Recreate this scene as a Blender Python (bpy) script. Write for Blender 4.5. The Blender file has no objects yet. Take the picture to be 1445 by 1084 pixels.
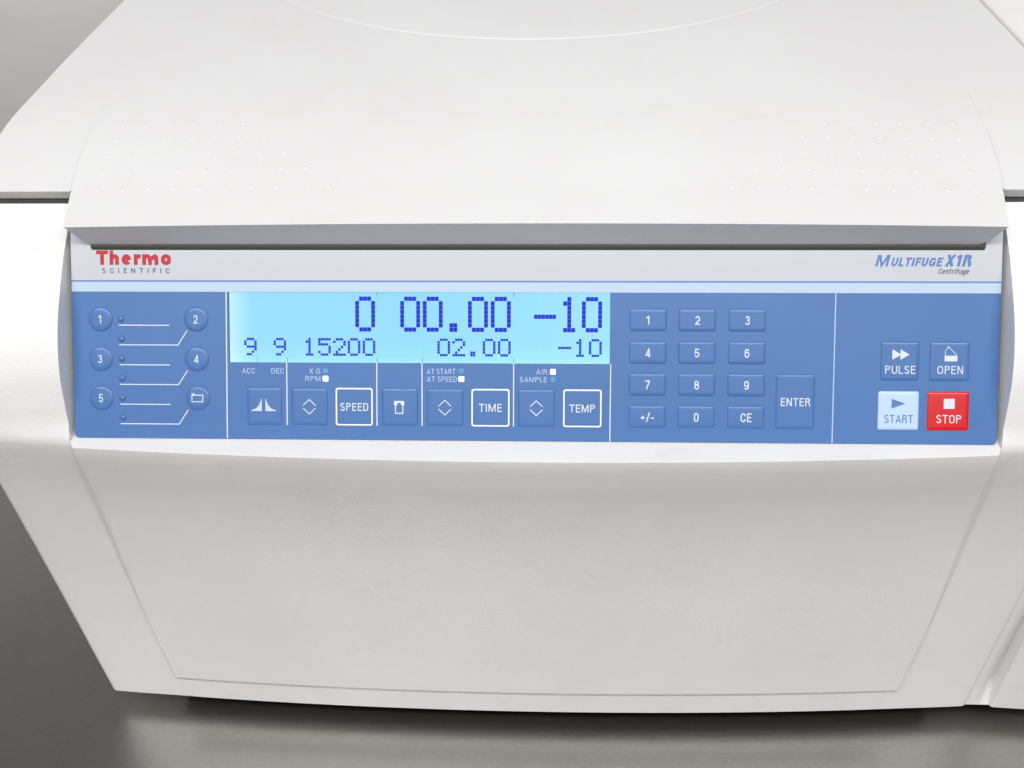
import bpy, bmesh, math, random
from mathutils import Vector, Matrix
# lengths below are millimetres; one scene unit is 100 mm
S = 0.01
sc = bpy.context.scene
R = math.radians
# ------------------------------------------------------------ camera
cam_d = bpy.data.cameras.new('camera'); cam = bpy.data.objects.new('camera', cam_d)
sc.collection.objects.link(cam); sc.camera = cam
cam_d.sensor_width = 36.0; cam_d.lens = 36.0 * 1459.1 / 1445.0
cam_d.clip_start = 0.05; cam_d.clip_end = 500
rt = Vector((0.99910601, 0.03633185, -0.0216143)); up = Vector((-0.00574147, 0.62315531, 0.78207704))
fw = Vector((-0.04188338, 0.78125377, -0.62280682))
M = Matrix.Identity(4)
for i in range(3):
    M[i][0] = rt[i]; M[i][1] = up[i]; M[i][2] = -fw[i]
M[0][3], M[1][3], M[2][3] = 11.08 * S, -306.91 * S, 274.12 * S
cam.matrix_world = M
# ------------------------------------------------------------ world (even indoor light, a bright wall side, a dimmer ceiling)
w = bpy.data.worlds.new('World'); sc.world = w; w.use_nodes = True
nt = w.node_tree; nt.nodes.clear()
out = nt.nodes.new('ShaderNodeOutputWorld'); bg = nt.nodes.new('ShaderNodeBackground')
tc = nt.nodes.new('ShaderNodeTexCoord'); sp = nt.nodes.new('ShaderNodeSeparateXYZ'); rp = nt.nodes.new('ShaderNodeValToRGB')
nt.links.new(tc.outputs['Generated'], sp.inputs[0]); nt.links.new(sp.outputs['Z'], rp.inputs[0])
nt.links.new(rp.outputs[0], bg.inputs[0]); nt.links.new(bg.outputs[0], out.inputs[0])
rp.color_ramp.interpolation = 'EASE'
e = rp.color_ramp.elements
e[0].position = 0.05; e[0].color = (1.5, 1.5, 1.51, 1)
e[1].position = 0.80; e[1].color = (0.17, 0.166, 0.156, 1)
# the wall behind the bench is paler than the room in front of it
ry = nt.nodes.new('ShaderNodeMapRange'); ry.inputs['From Min'].default_value = -0.25; ry.inputs['From Max'].default_value = 0.9
ry.inputs['To Min'].default_value = 0.13; ry.inputs['To Max'].default_value = 1.15
nt.links.new(sp.outputs['Y'], ry.inputs['Value']); nt.links.new(ry.outputs[0], bg.inputs[1])
# ------------------------------------------------------------ lamps
def area(name, loc, target, sx, sy, power, col):
    d = bpy.data.lights.new(name, 'AREA'); d.shape = 'RECTANGLE'; d.size = sx * S; d.size_y = sy * S
    d.energy = power; d.color = col
    o = bpy.data.objects.new(name, d); sc.collection.objects.link(o)
    o.location = Vector(loc) * S
    o.rotation_euler = (Vector(target) * S - o.location).to_track_quat('-Z', 'Y').to_euler()
    return o
area('ceiling_lamp', (0, -800, 1450), (0, 20, 0), 2600, 300, 3850, (1.0, 0.995, 0.985))
area('far_ceiling_lamp', (0, -1700, 1250), (0, 20, 0), 2600, 320, 850, (0.99, 0.99, 1.0))
sc.view_settings.view_transform = 'Standard'; sc.view_settings.look = 'None'
sc.view_settings.gamma = 1.0; sc.view_settings.exposure = 0.0
# ------------------------------------------------------------ materials
def mat(name, col, rough=0.5, metal=0.0, spec=0.5, emit=None, estr=0.0, coat=0.0):
    m = bpy.data.materials.new(name); m.use_nodes = True
    b = m.node_tree.nodes['Principled BSDF']
    b.inputs['Base Color'].default_value = (*col, 1); b.inputs['Roughness'].default_value = rough
    b.inputs['Metallic'].default_value = metal; b.inputs['Specular IOR Level'].default_value = spec
    b.inputs['Coat Weight'].default_value = coat
    if emit: b.inputs['Emission Color'].default_value = (*emit, 1); b.inputs['Emission Strength'].default_value = estr
    return m
def tex_coord(m, scale=(1, 1, 1)):
    n = m.node_tree; t = n.nodes.new('ShaderNodeTexCoord'); mp = n.nodes.new('ShaderNodeMapping')
    mp.inputs['Scale'].default_value = scale; n.links.new(t.outputs['Object'], mp.inputs['Vector']); return mp.outputs[0]
def noise(m, vec, scale, detail=2, rough=0.5):
    n = m.node_tree.nodes.new('ShaderNodeTexNoise'); n.inputs['Scale'].default_value = scale
    n.inputs['Detail'].default_value = detail; n.inputs['Roughness'].default_value = rough
    m.node_tree.links.new(vec, n.inputs['Vector']); return n.outputs['Fac']
def ramp(m, fac, stops):
    r = m.node_tree.nodes.new('ShaderNodeValToRGB'); el = r.color_ramp.elements
    while len(el) < len(stops): el.new(0.5)
    for k, (p, c) in enumerate(stops): el[k].position = p; el[k].color = (*c, 1)
    m.node_tree.links.new(fac, r.inputs[0]); return r.outputs[0]
def link(m, a, sock):
    m.node_tree.links.new(a, m.node_tree.nodes['Principled BSDF'].inputs[sock])
def bump(m, h, strength, dist, prev=None):
    b = m.node_tree.nodes.new('ShaderNodeBump'); b.inputs['Strength'].default_value = strength
    b.inputs['Distance'].default_value = dist; m.node_tree.links.new(h, b.inputs['Height'])
    if prev: m.node_tree.links.new(prev, b.inputs['Normal'])
    return b.outputs[0]
def plastic(name, col, rough, grain, gscale=95.0, dirt=0.04):
    m = mat(name, col, rough, spec=0.45)
    v = tex_coord(m)
    big = noise(m, v, 0.9, 4, 0.6)
    c2 = tuple(c * (1 - dirt) * k for c, k in zip(col, (1.0, 0.985, 0.985)))
    base_ = ramp(m, big, [(0.36, c2), (0.62, col)])
    # faint rubbed marks with their own outlines
    mk = ramp(m, noise(m, tex_coord(m, (1.0, 1.6, 2.2)), 2.6, 6, 0.72), [(0.60, (1, 1, 1)), (0.70, (0.95, 0.925, 0.91))])
    mul = m.node_tree.nodes.new('ShaderNodeMixRGB'); mul.blend_type = 'MULTIPLY'; mul.inputs[0].default_value = 0.9 if dirt > 0.035 else 0.5
    m.node_tree.links.new(base_, mul.inputs[1]); m.node_tree.links.new(mk, mul.inputs[2])
    link(m, mul.outputs[0], 'Base Color')
    vo = m.node_tree.nodes.new('ShaderNodeTexVoronoi'); vo.feature = 'SMOOTH_F1'; vo.inputs['Scale'].default_value = gscale
    vo.inputs['Smoothness'].default_value = 0.6
    m.node_tree.links.new(v, vo.inputs['Vector'])
    n1 = bump(m, vo.outputs['Distance'], grain, 0.004)
    n2 = bump(m, noise(m, v, gscale * 0.55, 3, 0.6), grain * 0.8, 0.004, n1)
    link(m, n2, 'Normal')
    rr_ = ramp(m, noise(m, v, 3.0, 4, 0.6), [(0.3, (rough * 0.95,) * 3), (0.7, (min(1, rough * 1.06),) * 3)])
    link(m, rr_, 'Roughness')
    return m
M_shell = plastic('white_shell_plastic', (0.83, 0.822, 0.812), 0.33, 0.2, 115)
M_lid = plastic('white_lid_plastic', (0.715, 0.715, 0.72), 0.6, 0.13, 115, 0.03)
M_cool = plastic('white_housing_plastic', (0.80, 0.795, 0.78), 0.45, 0.16)
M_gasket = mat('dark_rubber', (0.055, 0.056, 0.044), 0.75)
M_plate = mat('panel_film_white', (0.525, 0.55, 0.59), 0.38, spec=0.4)
M_pale = mat('panel_film_pale_blue', (0.475, 0.59, 0.74), 0.38, spec=0.4)
def bluefilm(name, col):
    m = mat(name, col, 0.30, spec=0.45); v = tex_coord(m)
    link(m, ramp(m, noise(m, v, 1.2, 3, 0.5), [(0.3, tuple(c * 0.96 for c in col)), (0.65, tuple(min(1, c * 1.03) for c in col))]), 'Base Color')
    link(m, bump(m, noise(m, v, 160, 2, 0.5), 0.10, 0.003), 'Normal')
    link(m, ramp(m, noise(m, v, 0.8, 2, 0.5), [(0.2, (0.27,) * 3), (0.8, (0.33,) * 3)]), 'Roughness')
    return m
M_blue = bluefilm('panel_film_blue', (0.070, 0.170, 0.412))
M_line = mat('printed_blue_line', (0.13, 0.22, 0.52), 0.5)
M_ink = mat('printed_white', (0.70, 0.78, 0.95), 0.5)
M_ink2 = mat('printed_bright_white', (0.66, 0.72, 0.84), 0.5)
M_frame = mat('printed_frame_white', (0.82, 0.85, 0.90), 0.4)
M_inkpale = mat('printed_light_blue', (0.46, 0.58, 0.84), 0.5)
M_red = mat('printed_red', (0.46, 0.010, 0.025), 0.45)
M_grey = mat('printed_grey', (0.065, 0.075, 0.14), 0.5)
M_modelblue = mat('printed_model_blue', (0.085, 0.19, 0.47), 0.5)
M_redkey = mat('red_key_film', (0.62, 0.009, 0.013), 0.27, spec=0.5)
M_palekey = mat('pale_key_film', (0.50, 0.65, 0.84), 0.3, spec=0.45)
M_ledoff = mat('unlit_lamp_lens', (0.09, 0.30, 0.56), 0.25)
M_ledon = mat('lit_lamp_lens', (0.9, 0.9, 0.9), 0.4, emit=(0.95, 0.98, 1.0), estr=1.1)
M_wall = mat('display_frame_dark', (0.02, 0.05, 0.10), 0.6)
M_foot = mat('black_rubber_foot', (0.02, 0.02, 0.02), 0.8)
M_dot = mat('liquid_crystal_dot', (0.01, 0.012, 0.12), 0.5, spec=0.1, emit=(0.014, 0.024, 0.66), estr=0.78)
# backlit screen: brighter where the lamp strip sits at the left edge
M_lcd = mat('display_glass_lit', (0.05, 0.08, 0.1), 0.3, spec=0.15)
def lcd_nodes(m):
    n = m.node_tree; t = n.nodes.new('ShaderNodeTexCoord'); s = n.nodes.new('ShaderNodeSeparateXYZ')
    n.links.new(t.outputs['Generated'], s.inputs[0])
    c = ramp(m, s.outputs['X'], [(0.0, (0.50, 0.90, 1.0)), (0.012, (0.56, 0.92, 1.0)), (0.035, (0.42, 0.84, 1.0)), (0.07, (0.30, 0.74, 1.0)), (0.5, (0.29, 0.74, 1.0)), (1.0, (0.34, 0.80, 1.0))])
    c2 = ramp(m, s.outputs['Y'], [(0.0, (0.30, 0.42, 0.10)), (0.10, (0.12, 0.16, 0.03)), (0.3, (0.03, 0.05, 0.0)), (1.0, (0, 0, 0))])
    mx = n.nodes.new('ShaderNodeMixRGB'); mx.blend_type = 'ADD'; mx.inputs[0].default_value = 0.5
    n.links.new(c, mx.inputs[1]); n.links.new(c2, mx.inputs[2])
    n2 = n.nodes.new('ShaderNodeMath'); n2.operation = 'MULTIPLY'; n2.inputs[1].default_value = 25.7; n.links.new(s.outputs['X'], n2.inputs[0])
    n3 = n.nodes.new('ShaderNodeMath'); n3.operation = 'FRACT'; n.links.new(n2.outputs[0], n3.inputs[0])
    cell = ramp(m, n3.outputs[0], [(0.0, (1, 1, 1)), (0.06, (0.965, 0.985, 1)), (0.9, (0.975, 0.99, 1)), (1.0, (1, 1, 1))])
    m2 = n.nodes.new('ShaderNodeMixRGB'); m2.blend_type = 'MULTIPLY'; m2.inputs[0].default_value = 1.0
    n.links.new(mx.outputs[0], m2.inputs[1]); n.links.new(cell, m2.inputs[2])
    link(m, m2.outputs[0], 'Emission Color')
    n.nodes['Principled BSDF'].inputs['Emission Strength'].default_value = 0.86
lcd_nodes(M_lcd)
# brushed steel
M_steel = mat('brushed_steel', (0.34, 0.335, 0.32), 0.34, metal=1.0)
def steel(m):
    v = tex_coord(m, (1, 14, 1)); v0 = tex_coord(m)
    a = noise(m, v, 9, 5, 0.75); b = noise(m, v0, 0.35, 5, 0.65)
    r = ramp(m, a, [(0.25, (0.29,) * 3), (0.75, (0.35,) * 3)]); link(m, r, 'Roughness')
    c1 = ramp(m, b, [(0.32, (0.36, 0.350, 0.334)), (0.66, (0.42, 0.408, 0.392))])
    c2 = ramp(m, noise(m, tex_coord(m, (1, 3, 1)), 55, 4, 0.8), [(0.35, (0.90, 0.90, 0.90)), (0.65, (1.08, 1.08, 1.08))])
    mul = m.node_tree.nodes.new('ShaderNodeMixRGB'); mul.blend_type = 'MULTIPLY'; mul.inputs[0].default_value = 1.0
    m.node_tree.links.new(c1, mul.inputs[1]); m.node_tree.links.new(c2, mul.inputs[2]); link(m, mul.outputs[0], 'Base Color')
    sv = noise(m, tex_coord(m, (1.6, 42, 1)), 7, 3, 0.6)
    mask = ramp(m, noise(m, v0, 160, 1, 0.5), [(0.66, (0, 0, 0)), (0.72, (1, 1, 1))])
    n1 = bump(m, sv, 0.035, 0.004); n2 = bump(m, mask, 0.05, 0.003, n1); link(m, n2, 'Normal')
steel(M_steel)
# ------------------------------------------------------------ mesh helpers
def addobj(name, me, m, parent=None, smooth=None):
    if m is not None:
        for x in (m if isinstance(m, (list, tuple)) else [m]): me.materials.append(x)
    if smooth is not None:
        for p in me.polygons: p.use_smooth = True
        me.set_sharp_from_angle(angle=R(smooth))
    o = bpy.data.objects.new(name, me); sc.collection.objects.link(o)
    if parent: o.parent = parent
    return o
def mesh(name, verts, faces, scale=S):
    me = bpy.data.meshes.new(name)
    me.from_pydata([(x * scale, y * scale, z * scale) for x, y, z in verts], [], faces); me.update(); me.validate()
    return me
def clean(me, dist=1e-5, flip=False):
    bm = bmesh.new(); bm.from_mesh(me); bmesh.ops.remove_doubles(bm, verts=bm.verts, dist=dist)
    bmesh.ops.recalc_face_normals(bm, faces=bm.faces)
    if flip: bmesh.ops.reverse_faces(bm, faces=bm.faces)
    bm.to_mesh(me); bm.free()
def bevel(o, wdt, seg=2, ang=35):
    b = o.modifiers.new('bevel', 'BEVEL'); b.width = wdt * S; b.segments = seg; b.limit_method = 'ANGLE'
    b.angle_limit = R(ang); b.use_clamp_overlap = True; b.harden_normals = False
    return b
def lerp(tab, x):
    if x <= tab[0][0]: return tab[0][1]
    for (a, b), (c, d) in zip(tab, tab[1:]):
        if x <= c: return b + (d - b) * (x - a) / (c - a)
    return tab[-1][1]
def sm(t): t = min(1, max(0, t)); return t * t * (3 - 2 * t)
def smooth_curve(pts, step):
    # Catmull-Rom resample of a 2-D polyline
    res = []
    P = [pts[0]] + list(pts) + [pts[-1]]
    for i in range(1, len(P) - 2):
        p0, p1, p2, p3 = P[i - 1], P[i], P[i + 1], P[i + 2]
        n = max(1, int(math.dist(p1, p2) / step))
        for k in range(n):
            t = k / n
            res.append(tuple(0.5 * ((2 * p1[j]) + (-p0[j] + p2[j]) * t + (2 * p0[j] - 5 * p1[j] + 4 * p2[j] - p3[j]) * t * t + (-p0[j] + 3 * p1[j] - 3 * p2[j] + p3[j]) * t ** 3) for j in (0, 1)))
    res.append(tuple(pts[-1])); return res
def empty(name):
    o = bpy.data.objects.new(name, None); sc.collection.objects.link(o); o.empty_display_size = 0.3; return o

# ------------------------------------------------------------ bench top (setting)
TZ = -199.0
tb = mesh('bench_top', [(-2600, -125, TZ), (2600, -125, TZ), (2600, 2600, TZ), (-2600, 2600, TZ),
                        (-2600, -125, TZ - 40), (2600, -125, TZ - 40), (2600, 2600, TZ - 40), (-2600, 2600, TZ - 40)],
          [(0, 1, 2, 3), (7, 6, 5, 4), (0, 4, 5, 1), (1, 5, 6, 2), (2, 6, 7, 3), (3, 7, 4, 0)])
bt = addobj('bench_top', tb, M_steel); bt['kind'] = 'structure'

# ------------------------------------------------------------ the centrifuge
CF = empty('benchtop_centrifuge'); CF.location = (0, 250 * S, TZ * S)
CF['label'] = 'white benchtop centrifuge with blue keypad panel and lit display on steel bench'
CF['category'] = 'centrifuge'
bpy.context.view_layer.update()
def part(name, me, m, smooth=None, parent=None):
    o = addobj(name, me, m, None, smooth)
    p = parent or CF
    o.parent = p; o.matrix_parent_inverse = (Matrix.Translation(CF.location)).inverted() if p is CF else Matrix.Identity(4)
    return o
# --- front shell: cheeks + apron, one moulding
CHEEK = [(57.3, 75.3), (49.2, 68.6), (40, 62.3), (30, 54.0), (22, 46.8), (15.5, 39.3), (10.6, 32.0), (7.0, 24.8), (4.4, 16.5), (2.3, 8.5), (1.1, 1.5), (0.6, -3)]
BASE = [(0.8, 0.0), (0.9, -3.0), (1.9, -8), (3.6, -16), (6.0, -28), (8.5, -45), (10.3, -65), (11.3, -90), (11.4, -120), (10.8, -150), (10.4, -168), (10.0, -186)]
cur = [p for p in smooth_curve(CHEEK, 2.2) if p[1] > 0.01]
low = smooth_curve(BASE, 3.0)
PROF = cur + [(0.85, 0.0)] + low[1:]
iz0 = len(cur)
XE, RN = 221.0, 3.5
xs = []
for k in range(0, 7): th = k / 6 * math.pi / 2; xs.append((XE - RN + RN * math.sin(th), RN * (1 - math.cos(th))))
xs_r = [(x, d) for x, d in xs]                       # 217.5 .. 221
inner = [0, 20, 40, 60, 80, 100, 120, 138, 152, 162, 170, 174, 176, 178, 179, 180, 180.6, 181.2, 181.8, 182.3, 182.8, 183.2, 183.5, 183.8, 184.1]
cols = [(x, 0.0) for x in inner] + [(184.5, 0.0)] + [(x, 0.0) for x in (185.0, 185.5, 186, 187, 189, 193, 199, 205, 211)] + xs_r
cols = [(-x, d) for x, d in reversed(cols[1:])] + cols
WCH = 184.5
def flare(z, x=-1):
    return lerp([(-186, 0.4), (-168, 2.0), (-150, 3.5), (-120, 6.0), (-90, 8.1), (-65, 9.2), (-45, 9.3), (-28, 8.7), (-16, 7.6), (-8, 6.8), (8, 5.6), (40, 3.4), (75, 1.6)], z) * (1.0 if x < 0 else 0.8)
def stepedge(z):
    return lerp([(-170, 182.6), (-140, 185.8), (-110, 188.2), (-80, 190.0), (-50, 190.0), (-20, 188.2), (-8, 186.2), (0, WCH)], z)
def ystep(X, z):
    ax = abs(X)
    wid = lerp([(-186, 1.5), (-120, 1.8), (-70, 4.6), (-20, 5.0), (0, 2.4)], z)
    hh = lerp([(-186, 2.3), (-150, 2.1), (-90, 2.0), (-50, 2.4), (-10, 3.2), (0, 3.4)], z)
    edge = WCH
    s = sm((edge - ax) / wid) * min(1, max(0, (z + 171.6) / 4.0))
    return hh * s
def shellY(X, z, y):
    if z > 0.01: b = 8.2 * (1 - (X / XE) ** 2) * sm((8 - z) / 8.0) if abs(X) > WCH - .01 else 0
    else: b = lerp([(-186, 8.2), (-60, 8.4), (-20, 9.6), (0, 9.2)], z) * (1 - (X / XE) ** 2)
    return y - b - (ystep(X, z) if z <= 0.01 else 0)
# extra rows round the lower step
rows = []
zz = [p[1] for p in PROF]
for y, z in PROF: rows.append((y, z))
for z in (-167.0, -167.55, -167.65, -168.6, -169.6, -170.6, -171.55, -171.65, -172.3, -185.4):
    rows.append((lerp([(-p[1], p[0]) for p in PROF], -z), z))
rows.sort(key=lambda p: -p[1])
iz0 = next(i for i, p in enumerate(rows) if abs(p[1]) < 1e-6)
def nrm(i):
    a = rows[max(0, i - 1)]; b = rows[min(len(rows) - 1, i + 1)]
    dy, dz = b[0] - a[0], b[1] - a[1]; L = math.hypot(dy, dz) or 1
    return (-dz / L, dy / L)          # points inward (away from viewer)
V, F, idx = [], [], {}
for i, (y, z) in enumerate(rows):
    n = nrm(i)
    for j, (x, d) in enumerate(cols):
        if z > 0.01 and abs(x) < WCH - .01: continue
        fl = flare(z, x) * sm((abs(x) - 185) / 36.0)
        x += fl * (1 if x > 0 else -1)
        yy_ = shellY(min(221, abs(cols[j][0])), z, y)
        if z < 0: x += (stepedge(z) - WCH) * sm((abs(cols[j][0]) - 165) / 14) * sm((204 - abs(cols[j][0])) / 15) * (1 if x > 0 else -1)
        idx[i, j] = len(V); V.append((x, yy_ + n[0] * d * (1 if n[0] > 0 else -1), z + abs(n[1]) * 0))
for i in range(len(rows) - 1):
    for j in range(len(cols) - 1):
        q = [(i, j), (i + 1, j), (i + 1, j + 1), (i, j + 1)]
        if all(k in idx for k in q): F.append([idx[k] for k in q])
jl = next(j for j, c in enumerate(cols) if abs(c[0] + WCH) < 1e-6); jr = len(cols) - 1 - jl
T = R(55.04); UD = (math.cos(T), math.sin(T)); PN = (-math.sin(T), math.cos(T))
def onpanel(v, off): return (UD[0] * v + PN[0] * off, UD[1] * v + PN[1] * off)
def add(v): V.append(v); return len(V) - 1
# inner cheek walls back to behind the panel
for j in (jl, jr):
    prev = None
    for i in range(iz0 + 1):
        x, y, z = V[idx[i, j]]
        v = max(0.0, y * UD[0] + z * UD[1]); b = onpanel(v, -3.5)
        if i == iz0: b = (6.0, 0.0)
        k = add((x, b[0], b[1]))
        if prev is not None: F.append([idx[i - 1, j], idx[i, j], k, prev])
        prev = k
# ledge under the panel
prev = None
for j in range(jl, jr + 1):
    a = idx[iz0, j]; k = add((cols[j][0], 6.0, 0.0))
    if prev is not None: F.append([pa, a, k, prev])
    prev = k; pa = a
# shelf under the lid, on top of the cheeks, and side walls, back and underside
for (ja, jb) in ((0, jl), (jr, len(cols) - 1)):
    prev = None
    for j in range(ja, jb + 1):
        x, y, z = V[idx[0, j]]; k = add((x, 58.2, 73.4)); k2 = add((x, 92.0, 73.0))
        if prev is not None: F.append([pa, idx[0, j], k, prev[0]]); F.append([prev[0], k, k2, prev[1]])
        prev = (k, k2); pa = idx[0, j]
nr = len(rows) - 1
for j in (0, len(cols) - 1):
    for i in range(nr):
        a = V[idx[i, j]]; b = V[idx[i + 1, j]]
        k1 = add((a[0], 560, a[2])); k2 = add((b[0], 560, b[2])); F.append([idx[i, j], idx[i + 1, j], k2, k1])
    x = cols[j][0]
    F.append([add((x, V[idx[0, j]][1], 75.6)), add((x, 560, 75.6)), add((x, 560, 75.6001)), add((x, 57.5, 75.6001))]) if False else None
prev = None
for j in range(len(cols)):
    x, y, z = V[idx[nr, j]]; a = add((x * 0.985, y + 9, z - 0.0)); b = add((x * 0.985, 550, z))
    if prev is not None: F.append([pz, idx[nr, j], a, prev[0]]); F.append([prev[0], a, b, prev[1]])
    prev = (a, b); pz = idx[nr, j]
F = [f for f in F if f]
me = mesh('front_shell', V, F); clean(me, 1e-6)
shell = part('front_shell', me, M_shell, 38); bevel(shell, 0.55, 3, 50)
# --- base tray and feet under the shell
def boxm(name, x0, x1, y0, y1, z0, z1):
    return mesh(name, [(x0, y0, z0), (x1, y0, z0), (x1, y1, z0), (x0, y1, z0), (x0, y0, z1), (x1, y0, z1), (x1, y1, z1), (x0, y1, z1)],
                [(3, 2, 1, 0), (4, 5, 6, 7), (0, 1, 5, 4), (1, 2, 6, 5), (2, 3, 7, 6), (3, 0, 4, 7)])
o = part('base_tray', mesh('base_tray', [(-186 + 391 * k / 16, 7.2 + 8.2 * ((-186 + 391 * k / 16) / 221) ** 2, zz_) for zz_ in (-194, -186.3) for k in range(17)] + [(-186, 545, -194), (205, 545, -194), (-186, 545, -186.3), (205, 545, -186.3)],
    [(k, k + 1, k + 18, k + 17) for k in range(16)] + [tuple(range(16, -1, -1)) + (34, 35), tuple(range(17, 34)) + (37, 36), (0, 17, 36, 34), (16, 35, 37, 33), (34, 36, 37, 35)]), M_foot)
o = part('base_tray', boxm('base_tray', 205.2, 398, 20, 545, -194, -186.3), M_foot); bevel(o, 2)
for x, y in ((-165, 70), (165, 70), (380, 70), (-165, 510), (165, 510), (380, 510)):
    bm = bmesh.new(); bmesh.ops.create_cone(bm, cap_ends=True, segments=32, radius1=16 * S, radius2=18 * S, depth=6 * S, matrix=Matrix.Translation((x * S, y * S, (TZ + 3) * S)))
    me = bpy.data.meshes.new('foot'); bm.to_mesh(me); bm.free(); part('foot', me, M_foot, 40)
# --- lid: one moulding with a raised centre lip
LP = [(38.2, 75.4), (44, 77.2), (51, 79.2), (60, 81.6), (68, 84.1), (76, 86.4), (86, 88.9), (97, 91.2), (108, 92.7), (120, 93.6), (135, 94.2), (150, 94.4), (175, 94.5), (215, 94.5), (260, 94.5), (320, 94.5), (400, 94.5), (520, 94.3), (548, 92), (560, 84)]
LPs = smooth_curve(LP, 2.6)
def vhalf(y): return lerp([(38, 180.0), (52, 182.0), (64, 183.6), (75, 184.4), (160, 184.5)], y)
XL, XRr = -221.5, 225.5
vr = sorted(set([p for p in LPs]))
rowsL = LPs; yi = [i for i, p in enumerate(rowsL) if p[0] >= 58.2][0]
rowsL = rowsL[:yi] + [(58.2, lerp(LPs, 58.2))] + rowsL[yi:]
ilid = yi
# columns as parameters: u in [-1,1] central part scaled by vhalf, then step, then sides
cen = [k / 16 for k in range(-15, 16)]; cen = [-1, -.995, -.99, -.982, -.973, -.96] + cen + [.96, .973, .982, .99, .995, 1]
stepd = [0.25, 0.5, 0.8, 1.1]
sideL = [188, 195, 203, 211]
def crown(x, y): return 1.7 * (1 - min(1, abs(x) / 185) ** 2) * (0.35 + 0.65 * sm((150 - y) / 90)) 
def stepH(y): return 0.75 * sm((168 - y) / 70)
V, F, idx = [], [], {}
def lidcols(y):
    h = vhalf(y); c = []
    def rnd(xe, sgn):
        xe = xe + (3.2 if sgn < 0 else 1.0) * sm((140 - y) / 60)
        return [(sgn * (xe - 1.2 + 1.2 * math.sin(t)), 1.2 * (1 - math.cos(t))) for t in [k / 5 * math.pi / 2 for k in range(6)]]
    left = [(x, dz, 's') for x, dz in reversed(rnd(-XL, -1))] + [(-x, 0, 's') for x in reversed(sideL)]
    right = [(x, 0, 's') for x in sideL] + [(x, dz, 's') for x, dz in rnd(XRr, 1)]
    c += left + [(-h - d, 1 - d / 1.1, 't') for d in reversed(stepd)] + [(k * h, 0, 'c') for k in cen] + [(h + d, 1 - d / 1.1, 't') for d in stepd] + right
    return c
NL = len(sideL) + 6 + 4; NC = len(cen)
for i, (y, z) in enumerate(rowsL):
    for j, (x, d, kind) in enumerate(lidcols(y)):
        central = kind == 'c'
        if y < 58.15 and not central: continue
        if central: zz_ = z + crown(x, y)
        elif kind == 't': zz_ = z - stepH(y) * sm(1 - d)
        else: zz_ = z - stepH(y) - d
        idx[i, j] = len(V); V.append((x, y, zz_))
ncol = len(lidcols(100))
for i in range(len(rowsL) - 1):
    for j in range(ncol - 1):
        q = [(i, j), (i + 1, j), (i + 1, j + 1), (i, j + 1)]
        if all(k in idx for k in q): F.append([idx[k] for k in q])
ca, cb = NL, NL + NC - 1
# front strip of the lip, sloping back down to the panel
strip_top = [idx[0, j] for j in range(ca, cb + 1)]
prev = None
for j in range(ca, cb + 1):
    x, y, z = V[idx[0, j]]
    ch = min(1, max(0, (abs(x) - 176.5) / 3.5))
    b = onpanel(78.0 + 0.9 * ch, 0.95 + 1.2 * ch); xb = x * (1 - 0.019 * min(1, max(0, (abs(x) - 150) / 30)) ** 2)
    k = add((xb, b[0], b[1])); b2 = onpanel(96, 1.2); k2 = add((xb, b2[0], b2[1]))
    if prev is not None: F.append([pa, idx[0, j], k, prev[0]]); F.append([prev[0], k, k2, prev[1]])
    if j in (ca, cb): ends = (k, k2)
    if j == ca: eL = (k, k2)
    if j == cb: eR = (k, k2)
    prev = (k, k2); pa = idx[0, j]
for j, e2 in ((ca, eL), (cb, eR)):
    col = [idx[i, j] for i in range(0, ilid + 1)]
    F.append([e2[0]] + col + [e2[1]])
# front face of the side parts (above the seam)
for (ja, jb) in ((0, ca), (cb, ncol - 1)):
    prev = None
    for j in range(ja, jb + 1):
        a = idx[ilid, j]; x, y, z = V[a]
        k = add((x, 60.3, 76.2)); k2 = add((x, 88, 76.0))
        if prev is not None: F.append([pa, a, k, prev[0]]); F.append([prev[0], k, k2, prev[1]])
        prev = (k, k2); pa = a
# outer side walls and back
for j in (0, ncol - 1):
    prev = None
    for i in range(ilid, len(rowsL)):
        a = idx[i, j]; x, y, z = V[a]; k = add((x, max(y, 60.3) if i > ilid else 60.3, 76.2 if j == 0 else 76.2))
        if prev is not None: F.append([pa, a, k, prev])
        prev = k; pa = a
me = mesh('lid', V, F); clean(me, 1e-6)
lid = part('lid', me, M_lid, 38); bevel(lid, 0.5, 3, 42)
def lidz(x, y): return lerp(LPs, y) + crown(x, y)
# round disc embossed in the lid top
cx_, cy_, r_ = 0.0, 354.0, 172.7
V, F = [], []
NS = 160
prof = [(0.0, -0.05), (0.35, 0.42), (0.8, 0.5), (2.0, 0.52)]
rings = []
for dr, h in prof + [(40, 0.52), (100, 0.52)]:
    ring = []
    for k in range(NS):
        a = 2 * math.pi * k / NS; x = cx_ + (r_ - dr) * math.cos(a); y = cy_ + (r_ - dr) * math.sin(a)
        ring.append(add((x, y, lidz(x, y) + h)) if False else len(V)); V.append((x, y, lidz(x, y) + h))
    rings.append(ring)
for a, b in zip(rings, rings[1:]):
    for k in range(NS): F.append([a[k], a[(k + 1) % NS], b[(k + 1) % NS], b[k]])
F.append(list(rings[-1]))
part('lid_disc', mesh('lid_disc', V, F), M_lid, 60)
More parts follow.
